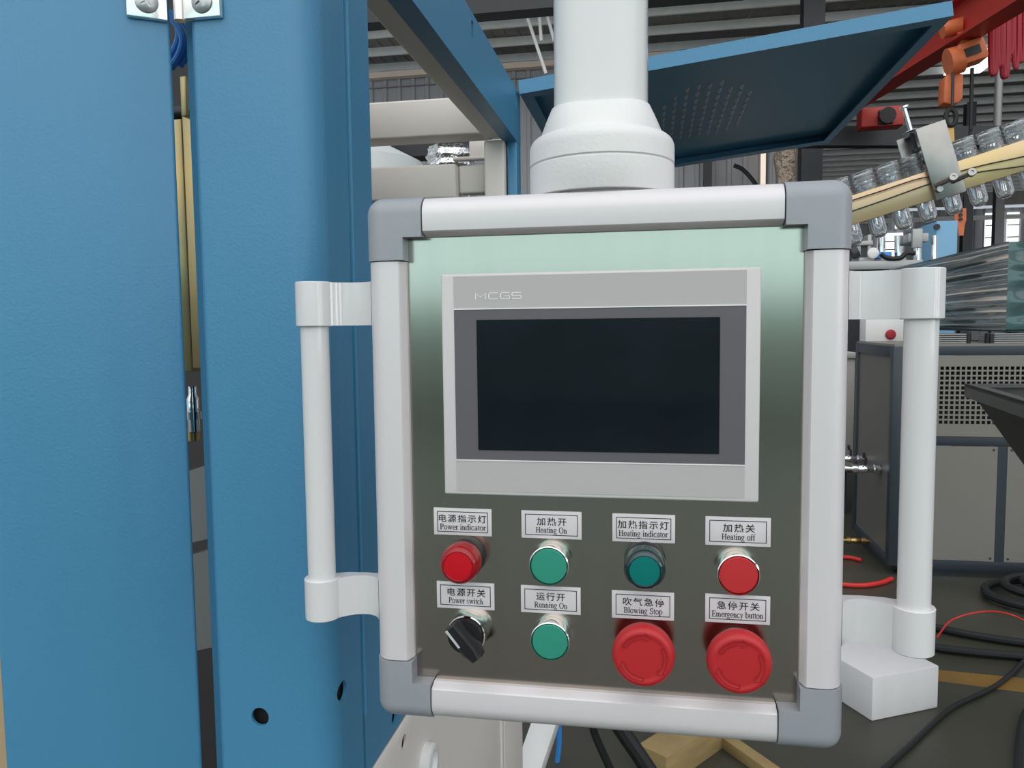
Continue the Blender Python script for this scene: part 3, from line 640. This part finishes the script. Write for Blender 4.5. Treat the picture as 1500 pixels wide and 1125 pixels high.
def mushroom(x, z, label):
    c = (x, 0, z)
    b = MB().lathe([(.0150, 0), (.0152, .003), (.0140, .009), (.0120, .010), (.0120, .014)], c, FR, 56).build('emergency_stop', chrome, cp, label=label)
    MB().lathe([(.0125, .010), (.0200, .0125), (.0215, .0150), (.0221, .018), (.0221, .0215), (.0214, .0248), (.0198, .0268), (.0180, .0274), (.0167, .0272), (.0155, .0268), (.0140, .0268), (.006, .0270), (0, .0270)], c, FR, 72).build('mushroom_cap', red_mush, b)
    mb = MB(); y = -.0272; ar = mat('red_arrow_mark', (.29, .010, .013), .5)
    for k in range(3):
        a0 = 150-120*k; P = [(x+.0152*cos(radians(a0-t)), z+.0152*sin(radians(a0-t))) for t in range(0, 73, 6)]
        for rr_ in (.0165, .0139):
            P = [(x+rr_*cos(radians(a0-t)), z+rr_*sin(radians(a0-t))) for t in range(0, 67, 6)]
            rib(mb.bm, P, [.0005]*len(P), lambda a, b: (a, y-.0003, b))
        def pol(r, t): return (x+r*cos(radians(a0-t)), z+r*sin(radians(a0-t)))
        for hd_ in ([pol(.0165, 66), pol(.0180, 66), pol(.0152, 80), pol(.0124, 66), pol(.0139, 66)], [pol(.0165, 0), pol(.0139, 0)]):
            rib(mb.bm, hd_, [.0005]*len(hd_), lambda a, b: (a, y-.0003, b))
    mb.build('arrow_marks', ar, b)
mushroom(.0330, 1.2100, 'red mushroom stop button under the Blowing Stop label')
mushroom(.0985, 1.2095, 'red mushroom stop button under the Emergency button label')
# selector switch
sc_ = Vector((-.0985, 0, 1.2128)); c = sc_
sw = MB().lathe([(.0145, 0), (.0147, .002), (.0142, .0105), (.0147, .0115), (.0140, .0125), (.0136, .0116), (.0134, .006)], c, FR, 56).build('selector_switch', chrome, cp, label='black rotary selector switch under the Power switch label')
kb = MB(); kb.lathe([(.0132, .006), (.0134, .0150), (.0126, .0162), (0, .0164)], c, FR, 56)
th = radians(-52); du = Vector((cos(th), 0, sin(th))); dv = Vector((-sin(th), 0, cos(th)))
def K(u, v, h): return c+du*u+dv*v+Vector((0, -h, 0))
hu = [(-.0138, -.0052), (-.0138, .0052), (.0095, .0072), (.0175, .0050), (.0175, -.0040), (.0095, -.0066)]
kb.loft([[K(u, v*1.15, .0160) for u, v in hu], [K(u, v, .0240) for u, v in hu], [K(u*.96, v*.55, .0272) for u, v in hu]])
ko = kb.build('selector_knob', blk, sw)
MB().poly_prism([K(-.0135, -.0048, .02745-.0015), K(-.0135, -.0024, .0274), K(.002, -.0024, .0274), K(.002, -.0044, .0262)], (0, -.0006, 0)).build('pointer_mark', knob_white, sw)

# ------------------------------------------------------------------ preform rail at the upper right
sa = math.atan2(.0817, .2726); RU = Vector((cos(sa), 0, sin(sa))); RN = Vector((-sin(sa), 0, cos(sa))); R0 = Vector((.36, 0, 1.603)); RHh = .0475
def RP(s, n, Y): return R0+RU*s+RN*n+Vector((0, Y, 0))
ch = thing('preform_rail', RP(.0, 0, .868), 'sloping tan twin rail carrying clear preforms at the upper right', 'feed rail')
for Y in (.850, .884):
    mb = MB(); mb.poly_prism([RP(-.12, 0, Y), RP(.95, 0, Y), RP(.95, RHh, Y), RP(-.12, RHh, Y)], (0, .003, 0), .0006); mb.build('side_rail', tan_rail, ch)
q = RP(.9, .01, .8665); MB().box(q.x-.02, q.x+.02, .8545, .8835, 0, q.z).build('support_post', grey_steel, ch)
# guide wires
wire = mat('dark_wire', (.05, .035, .03), .3, metal=.6)
for q in (((1225, 301), (1290, 280), (1345, 262), (1378, 258)), ((1225, 317), (1290, 295), (1345, 275), (1372, 266)), ((1395, 254), (1440, 242), (1500, 229), (1600, 205)), ((1398, 259), (1440, 251), (1500, 243), (1600, 226))):
    MB().tube([at(x, y, .8435) for x, y in q], .0011, 8).build('guide_wire', wire, ch)
# preforms
def preform(s, first):
    base = RP(s, RHh+.001, .8675)
    b = MB(); b.lathe([(.0, -.083), (.006, -.0822), (.0105, -.079), (.0132, -.072), (.0134, -.004), (.0150, -.0005), (.0185, .0), (.0185, .003), (.0165, .0035), (.0165, .030), (.0175, .031), (.0175, .033), (.0145, .033), (.0145, .0), (.0112, -.010), (.0112, -.070), (.007, -.0775), (0, -.079)], base, RN, 32)
    o = b.build('preform', pet)
    t = MB()
    for k in range(3): t.lathe([(.0166, .010+.0065*k), (.0178, .0112+.0065*k), (.0178, .0122+.0065*k), (.0166, .0134+.0065*k)], base, RN, 32)
    t.build('neck_thread', pet, o)
    return o
ks = list(range(-4, 4)); base_o = None
ordn = ['first', 'second', 'third', 'fourth', 'fifth', 'sixth', 'seventh', 'eighth', 'ninth', 'tenth', 'eleventh', 'twelfth', 'thirteenth', 'fourteenth', 'fifteenth', 'sixteenth']
vis = 0
for k in ks:
    s = .1765+.0405*k
    if base_o is None: o = base_o = preform(s, True); s00 = s
    else:
        o = base_o.copy(); o.location = RU*(s-s00); COL.objects.link(o)
        for chd in base_o.children:
            c2 = chd.copy(); c2.parent = o; COL.objects.link(c2)
    lab = 'clear plastic preform hanging in the sloping rail, ' + ordn[k+4] + ' up from the panel corner'
    if k == 1: lab = 'clear plastic preform hanging just right of the clamp bracket leg'
    if k == 0: lab = 'clear plastic preform hanging directly below the clamp bracket leg'
    tag(o, lab, 'preform', 'preforms in the sloping rail')
# clamp bracket over the rail
cb = thing('clamp_bracket', RP(.12, .05, .86), 'stainless clamp bracket with a long screw straddling the preform rail', 'clamp bracket')
s0, s1 = .1435, .1905
MB().poly_prism([RP(s0, -.0045, .838), RP(s1, -.0045, .838), RP(s1, .118, .838), RP(s0, .118, .838)], (0, .0035, 0), .0012).build('front_plate', steel2, cb)
MB().poly_prism([RP(s0, .1145, .8416), RP(s1, .1145, .8416), RP(s1, .118, .8416), RP(s0, .118, .8416)], (0, .058, 0)).build('top_plate', steel2, cb)
MB().poly_prism([RP(s0-.012, .02, .900), RP(s1-.012, .02, .900), RP(s1-.012, .118, .900), RP(s0-.012, .118, .900)], (0, .0035, 0), .0012).build('rear_plate', steel2, cb)
q = RP(s0+.001, .118, .862)
MB().lathe([(.0105, 0), (.0125, .001), (.0105, .0025), (.0035, .003), (.0035, .040), (.0075, .041), (.0075, .044), (.004, .045)], q+RN*.001, RN, 20).build('clamp_screw', chrome, cb)
mb = MB(); mb.cyl(q-RN*.001, q-RN*.066, .0032, seg=14)
for h in (.034, .046, .058): mb.lathe([(.0072, 0), (.0072, .006)], q-RN*h, RN, 6)
mb.build('nut', dark_steel, cb)
for (s, n_, ln) in ((.170, .018, .030), (.196, .016, .034)):
    p = RP(s, n_, .8375); e_ = p+Vector((-.006, -ln, .002))
    MB().cyl(p+Vector((-.02, .0, -.004)), e_, .0042, seg=20).lathe([(.0066, 0), (.0066, .007), (.0055, .0078), (.003, .0078), (.003, .005), (0, .005)], e_, (e_-p), 24).build('cap_screw', bolt_m, cb)
p = RP(.150, .012, .837); MB().cyl(p+Vector((0, .003, 0)), p+Vector((0, -.010, 0)), .0048, seg=20).build('cap_screw', bolt_m, cb)

# ------------------------------------------------------------------ background machines at the right
ca = thing('equipment_cabinet', (2.2, 4.7, 0), 'beige equipment cabinet with slate frame and square-hole grille at the right', 'cabinet')
X0, X1, Y0, Y1, ZTc = 1.362, 3.2, 4.08, 4.90, 1.30
for x0, x1, y0, y1 in ((X0, X0+.052, Y0, Y0+.06), (X1-.052, X1, Y0, Y0+.06), (X0, X0+.052, Y1-.06, Y1), (X1-.052, X1, Y1-.06, Y1)): MB().box(x0, x1, y0, y1, .055, ZTc, .004).build('frame_post', cab_dark, ca)
MB().box(1.912, 1.958, Y0, Y0+.05, .10, .748).build('frame_post', cab_dark, ca)
for z0, z1 in ((ZTc-.05, ZTc), (.748, .800), (.045, .10)): MB().box(X0+.053, X1-.053, Y0, Y0+.05, z0, z1, .002).build('frame_rail', cab_dark, ca)
for z0, z1 in ((ZTc-.06, ZTc), (.055, .10)): MB().box(X0, X0+.05, Y0+.061, Y1-.061, z0, z1, .002).build('frame_rail', cab_dark, ca)
MB().box(X0+.01, X1, Y0+.01, Y1, ZTc, ZTc+.012).build('top_sheet', cab_beige, ca)
MB().box(X0+.012, X0+.02, Y0+.062, Y1-.062, .101, ZTc-.061).build('side_panel', mat('grey_side_panel', (.12, .115, .105), .5), ca)
gp_ = MB(); gx0, gx1, gz0, gz1 = 1.42, X1-.055, .801, 1.249; nh = 42; pit = .0272; hx0 = 1.465; hz0 = .866; nr = 12
yb = Y0-.004
gp_.box(gx0, gx1, yb, Y0, hz0+nr*pit, gz1); gp_.box(gx0, gx1, yb, Y0, gz0, hz0); gp_.box(gx0, hx0, yb, Y0, hz0, hz0+nr*pit); gp_.box(hx0+nh*pit, gx1, yb, Y0, hz0, hz0+nr*pit)
for i in range(nh+1): gp_.box(hx0+i*pit-.0045, hx0+i*pit+.0045, yb, Y0, hz0, hz0+nr*pit)
for j in range(nr+1): gp_.box(hx0, hx0+nh*pit, yb+.0004, Y0, hz0+j*pit-.0045, hz0+j*pit+.0045)
gp_.build('grille_panel', cab_beige, ca)
MB().box(X0+.06, X1-.06, Y0+.12, Y0+.14, .81, 1.24).build('grille_shade_sheet', void_m, ca)  # dark sheet standing in for shade behind the grille holes
for x0, x1 in ((1.428, 1.910), (1.960, 2.55), (2.56, 3.14)):
    o = MB().box(x0, x1, Y0-.003, Y0, .102, .746).build('lower_panel', cab_beige, ca); 
    mb = MB()
    for sx in (x0+.02, x1-.02):
        for sz in (.12, .728): mb.lathe([(.007, 0), (.005, .003), (0, .004)], (sx, Y0-.003, sz), FR, 10)
    mb.build('panel_screws', dark_steel, o)
for x, y in ((X0+.06, Y0+.08), (X1-.06, Y0+.08), (X0+.06, Y1-.08), (X1-.06, Y1-.08)):
    MB().cyl((x-.012, y, .029), (x+.012, y, .029), .028, seg=20).box(x-.03, x+.03, y-.03, y+.03, .052, .056).build('caster', rubber, ca)
# things on the cabinet
fb = thing('wrapped_bundle', (2.4, 5, 1.385), 'dark bundle wrapped in shiny pleated stretch film on the cabinet', 'wrapped bundle')
def ff(i, j):
    y = 4.12+i*2.6; z = 1.388+j*.475; env = min(1, i*5)*min(1, (1-i)*6)
    d = .011*env*(sin(z*95+sin(y*1.3)*1.6)+.7*sin(z*163+y*2.2)+.8*noise.noise(Vector((0, y*1.2, z*46)))*1.5)
    return (1.945-d, y, z+.01*sin(y*2)*(j-.5))
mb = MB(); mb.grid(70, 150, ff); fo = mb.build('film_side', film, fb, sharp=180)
def ft(i, j):
    x = 1.945+i*1.1; y = 4.12+j*2.6; return (x, y, 1.863+.012*noise.noise(Vector((x*2, y*6, 0)))*min(1, i*8))
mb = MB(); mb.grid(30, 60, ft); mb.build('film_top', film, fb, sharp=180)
def f3(i, j):
    x = 1.945+i*1.1; z = 1.388+j*.475; return (x, 4.12-.010*noise.noise(Vector((x*3, z*14, 0)))*min(1, i*8), z)
mb = MB(); mb.grid(40, 50, f3); mb.build('film_front', mat('teal_film', (.035, .075, .08), .2, coat=.8, bump=(6, .5, .02)), fb, sharp=180)
MB().box(1.96, 3.04, 4.135, 6.7, 1.375, 1.855).build('load', mat('dark_teal_load', (.02, .045, .05), .6), fb)
for x in (2.0, 3.0): MB().box(x-.03, x+.03, 6.55, 6.61, 0, 1.3745).build('stand_leg', cab_dark, fb)
for i, x in enumerate((1.62, 2.02, 2.42)):
    st = thing('plate_stack', (x, 4.22, ZTc+.012), 'stack of thin grey plates on the cabinet top, ' + ('nearest to the white handle', 'under the corner of the wrapped bundle', 'outermost at the right')[i], 'plate stack')
    for k in range(5): MB().box(x-.13, x+.13, 4.12, 4.34, ZTc+.0122+.0115*k, ZTc+.0212+.0115*k, .002).build('plate', grey_steel, st)
    for dx in (-.15, .15): MB().cyl((x+dx, 4.16, ZTc+.0122), (x+dx, 4.16, ZTc+.068), .014, seg=12).build('pin', blk, st)
bx = thing('parts_box', at(1300, 478, 4.74), 'white carton with a red mark on the far end of the cabinet', 'box')
a, b = at(1260, 468, 4.74), at(1330, 497, 4.74); MB().box(max(a.x, X0+.02), b.x, 4.74, 4.89, ZTc+.0122, a.z, .004).build('carton', white_plain, bx)
c = at(1304, 490, 4.74); MB().lathe([(.028, 0), (.032, .01), (.022, .02), (0, .022)], (c.x, 4.7399, c.z), FR, 16).build('red_cap', red_cable, bx)
# second cabinet behind
sb = thing('switch_cabinet', (1.2, 5.6, 0), 'pale louvred cabinet glimpsed between the panel and its right handle', 'cabinet')
a, b = at(1218, 517, 5.5), at(1253, 517, 5.5); MB().box(.7, b.x, 5.5, 6.1, .35, a.z-.04, .004).build('body', mat('pale_cabinet_paint', (.46, .44, .41), .5), sb)
MB().box(.69, b.x+.03, 5.48, 6.12, a.z-.039, a.z, .004).build('lid', MATS['pale_cabinet_paint'], sb)
mb = MB()
for k in range(10): p0, p2 = at(1226, 592+5.6*k, 5.495), at(1233, 592+5.6*k, 5.495); mb.box(p0.x, p2.x, 5.494, 5.4999, p0.z-.010, p0.z)
mb.build('louvres', void_m, sb)
for x in (.78, b.x-.06): MB().box(x-.03, x+.03, 5.55, 6.05, 0, .349).build('leg', cab_dark, sb)
# valves between the cabinets, fixed to the side panel of the front cabinet
def valve(px, py, sc, m, label, handle=True):
    c = atx(px, py, 1.29); v = thing('valve', c, label, 'valve')
    P = [(.014, -.05), (.020, -.05), (.020, -.032), (.013, -.028), (.016, -.012), (.018, 0), (.016, .012), (.013, .028), (.020, .032), (.020, .05), (.014, .05)]
    MB().cyl(c+Vector((-.09*sc, 0, 0)), Vector((X0+.013, c.y, c.z)), .011*sc, seg=14).lathe([(r*sc, h*sc) for r, h in P], c, (1, 0, 0), 18).build('body', m, v)
    if handle: MB().cyl(c, c+up*.045*sc, .007, seg=8).bar(c+Vector((-.01, 0, .045*sc)), c+Vector((-.03, -.05*sc, .075*sc)), .016, .006).build('lever', dark_steel, v)
    return v
valve(1246, 672, 1.3, chrome, 'steel ball valve on the cabinet side, upper of the two at mid height')
valve(1268, 687, 1.5, chrome, 'steel ball valve on the cabinet side, lower of the two at mid height')
valve(1254, 792, 1.1, brass, 'small brass drain valve low on the cabinet side', False)
# hopper tray
hp = thing('feed_hopper', (1.6, 2.4, 0), 'dark steel hopper corner entering the frame at the right edge', 'hopper')
RZ = 1.2; q0 = atz(1413, 562, RZ); qf = atz(1500, 588, RZ); qd = (qf-q0).normalized()
A_ = q0; B_ = q0+qd*1.0; Cc = B_+Vector((.9, .25, 0)); D_ = q0+Vector((.9, .05, 0))
def inset(k, z): 
    g = (A_+B_+Cc+D_)/4; return [p.lerp(g, k)+up*z for p in (A_, B_, Cc, D_)]
MB().loft([inset(.07, -.05), inset(.62, -.46)]).build('hopper_body', hop_m, hp)
rm = MB(); o4 = inset(0, 0); i4 = inset(.09, 0)
for k in range(4):
    j = (k+1) % 4; rm.poly_prism([o4[k], o4[j], i4[j], i4[k]], (0, 0, -.012)); rm.poly_prism([o4[k], o4[j], o4[j].lerp(i4[j], .08), o4[k].lerp(i4[k], .08)], (0, 0, -.05))
rm.build('hopper_rim', mat('hopper_rim_steel', (.10, .098, .095), .45, metal=.3), hp)
for p in inset(.5, 0): MB().cyl((p.x, p.y, 0), (p.x, p.y, RZ-.36), .02, seg=12).build('leg', hop_m, hp)

# far tooling station
TY = 7.2
def T(x, y, dy=0): return at(x, y, TY+dy)
tl = thing('tooling_station', T(1300, 400), 'grey pneumatic tooling station seen above the right handle bracket', 'machine')
def tbox(nm, x0, x1, y0, y1, d0, d1, m, label=None): a, b = T(x0, y0), T(x1, y1); MB().box(a.x, b.x, TY+d0, TY+d1, b.z, a.z, .006).build(nm, m, tl, label=label)
tbox('table', 1240, 1352, 383, 393, 0, .9, grey_mach); a, b = T(1250, 393), T(1352, 393); MB().box(a.x, b.x, TY+.05, TY+.85, 0, a.z-.002, .006).build('table_base', dark_steel, tl)
tbox('slide_block', 1262, 1285, 376, 383, .1, .4, grey_mach); tbox('slide_block', 1295, 1333, 377, 383, .1, .4, grey_mach)
tbox('upright_plate', 1264, 1269, 340, 376, .2, .4, grey_mach); tbox('upright_plate', 1280, 1285, 340, 376, .2, .4, grey_mach); tbox('cross_head', 1262, 1287, 350, 356, .18, .44, grey_mach)
tbox('cylinder_block', 1336, 1366, 340, 352, .1, .5, grey_mach); tbox('cylinder_block', 1340, 1354, 334, 362, .05, .09, grey_mach)
for x in (1344, 1368, 1291, 1316): MB().cyl(T(x, 345, .3), T(x, 383, .3), .028 if x > 1360 else .035, seg=14).build('piston_rod', chrome, tl)
c = T(1278, 371, .05); MB().lathe([(.045, 0), (.05, .01), (.05, .03), (.043, .034), (0, .034)], c, FR, 24).build('gauge', white_plain, tl)
tbox('valve_block', 1296, 1316, 366, 375, .2, .36, bright_blue, 'blue valve block'); tbox('side_plate', 1356, 1361, 352, 380, .3, .36, sky_blue)
MB().tube([T(1290, 372), T(1300, 378), T(1318, 378), T(1328, 371), T(1340, 371)], .022, 8).build('cable_loop', rubber, tl)
MB().tube([T(1240, 368, .2), T(1250, 355, .2), T(1262, 345, .2)], .03, 8).build('cable_loop', rubber, tl)
MB().cyl(T(1247, 372, .1), T(1256, 368, .1), .06, seg=16).build('motor', dark_steel, tl)
bc = thing('light_blue_cabinet', at(1386, 350, 8.4), 'light blue sheet cabinet standing beside the orange pendant', 'cabinet')
a, b = at(1372, 324, 8.4), at(1399, 460, 8.4); MB().box(a.x, b.x, 8.4, 9.0, 0, a.z, .005).build('body', sky_blue, bc)
c = at(1373, 332, 8.38); MB().cyl(c, c+Vector((0, .03, 0)), .03, seg=12).build('lock', blk, bc)
a, b = at(1226, 362, 6.6), at(1240, 460, 6.6); tag(MB().box(a.x-.1, b.x, 6.6, 6.7, 0, a.z, .004).build('blue_panel', sky_blue), 'narrow light blue panel edge right beside the control panel frame', 'panel')

# ------------------------------------------------------------------ on the floor
f1 = [atz(1277, 1057), atz(1374, 1037)]
p0 = f1[0]; p1 = f1[1]; ex = (p1-p0); ey = Vector((-ex.y, ex.x, 0)).normalized()
lft = atz(1215, 1010); 
foam = MB(); hF = .163
foam.poly_prism([p0, p1, p1+ey*.42, p0+ey*.42], (0, 0, hF), .006, 2)
tag(foam.build('foam_block', foam_m), 'white foam block lying on the floor under the right handle', 'foam block')
tag(MB().poly_prism([Vector((p.x, p.y, 0)) for p in (atz(1360, 980), atz(1360, 996), atz(1640, 1033), atz(1640, 1008))], (0, 0, .0012)).build('floor_line', yellow_line), 'faded yellow line painted on the green floor', 'floor marking')
def floortube(name, pts, r, m, label, cat, z=None): return tag(MB().tube([atz(x, y, r)+Vector((0, 0, .001)) for x, y in pts], r, 10).build(name, m), label, cat)
floortube('red_hose', [(1190, 842), (1225, 855), (1262, 858), (1290, 854), (1306, 848)], .013, red_hose_m, 'red hose on the floor by the cabinet caster, nearer of the two', 'hose')
floortube('red_hose', [(1190, 814), (1225, 816), (1245, 817), (1262, 821)], .012, red_hose_m, 'short red hose on the floor behind the caster, farther of the two', 'hose')
coil = []
for k in range(70):
    a = 2*pi*k/20; r = .52-.0045*k; coil.append((2.22+r*cos(a), 3.72+r*.62*sin(a), .024+.011*k/10+(.02 if k > 20 else 0)))
tag(MB().tube(coil, .022, 10, smooth=2).build('hose_coil', rubber), 'coiled thick black hose on the floor below the cabinet', 'hose coil')
floortube('black_cable', [(1330, 915), (1372, 920), (1420, 930), (1500, 942), (1600, 950)], .018, rubber, 'thick black cable across the floor, farther of the two near the yellow line', 'cable')
floortube('black_cable', [(1330, 940), (1372, 949), (1430, 956), (1500, 962), (1600, 972)], .018, rubber, 'thick black cable across the floor, nearer of the two near the yellow line', 'cable')
tag(MB().tube([atz(1372, 934, .05), atz(1395, 908, .06), atz(1440, 896, .09), atz(1480, 900, .05), atz(1520, 920, .01)], .004, 8).build('red_wire', red_hose_m), 'thin red wire arching over the black cables on the floor', 'wire')
floortube('floor_cord', [(1270, 1150), (1330, 1095), (1390, 1040), (1440, 1015), (1470, 997), (1500, 968), (1530, 930)], .009, rubber, 'thin black cord running diagonally over the floor beside the foam block', 'cord')
floortube('floor_cord', [(1492, 1150), (1492, 1100), (1497, 1060), (1505, 1040)], .012, rubber, 'black cord at the lower right corner of the floor', 'cord')
def hang(name, q, r, Y, label): return tag(MB().tube([at(x, y, Y) for x, y in q], r, 10).build(name, rubber), label, 'cable')
hang('hanging_cable', [(862, 1020), (868, 1065), (882, 1100), (905, 1150)], .011, 1.5, 'black cable hanging below the panel, thinner and left of the two')
hang('hanging_cable', [(880, 1010), (905, 1060), (935, 1105), (965, 1150)], .022, 1.45, 'thick black conduit hanging below the panel, right of the two')
w1, w2 = atz(955, 1122, .05), atz(1040, 1066, .05)
tag(MB().bar(w1, w2, .11, .10, bev=.003).build('timber_block', wood), 'thick timber piece on the floor under the bottom rail, left of the two', 'timber')
w1, w2 = atz(1062, 1084, .02), atz(1158, 1152, .02)
tag(MB().bar(w1, w2, .045, .04, bev=.003).build('timber_batten', wood), 'thin timber batten slanting across the floor, right of the two', 'timber')
a, b = at(826, 1050, 2.3), at(968, 1050, 2.3)
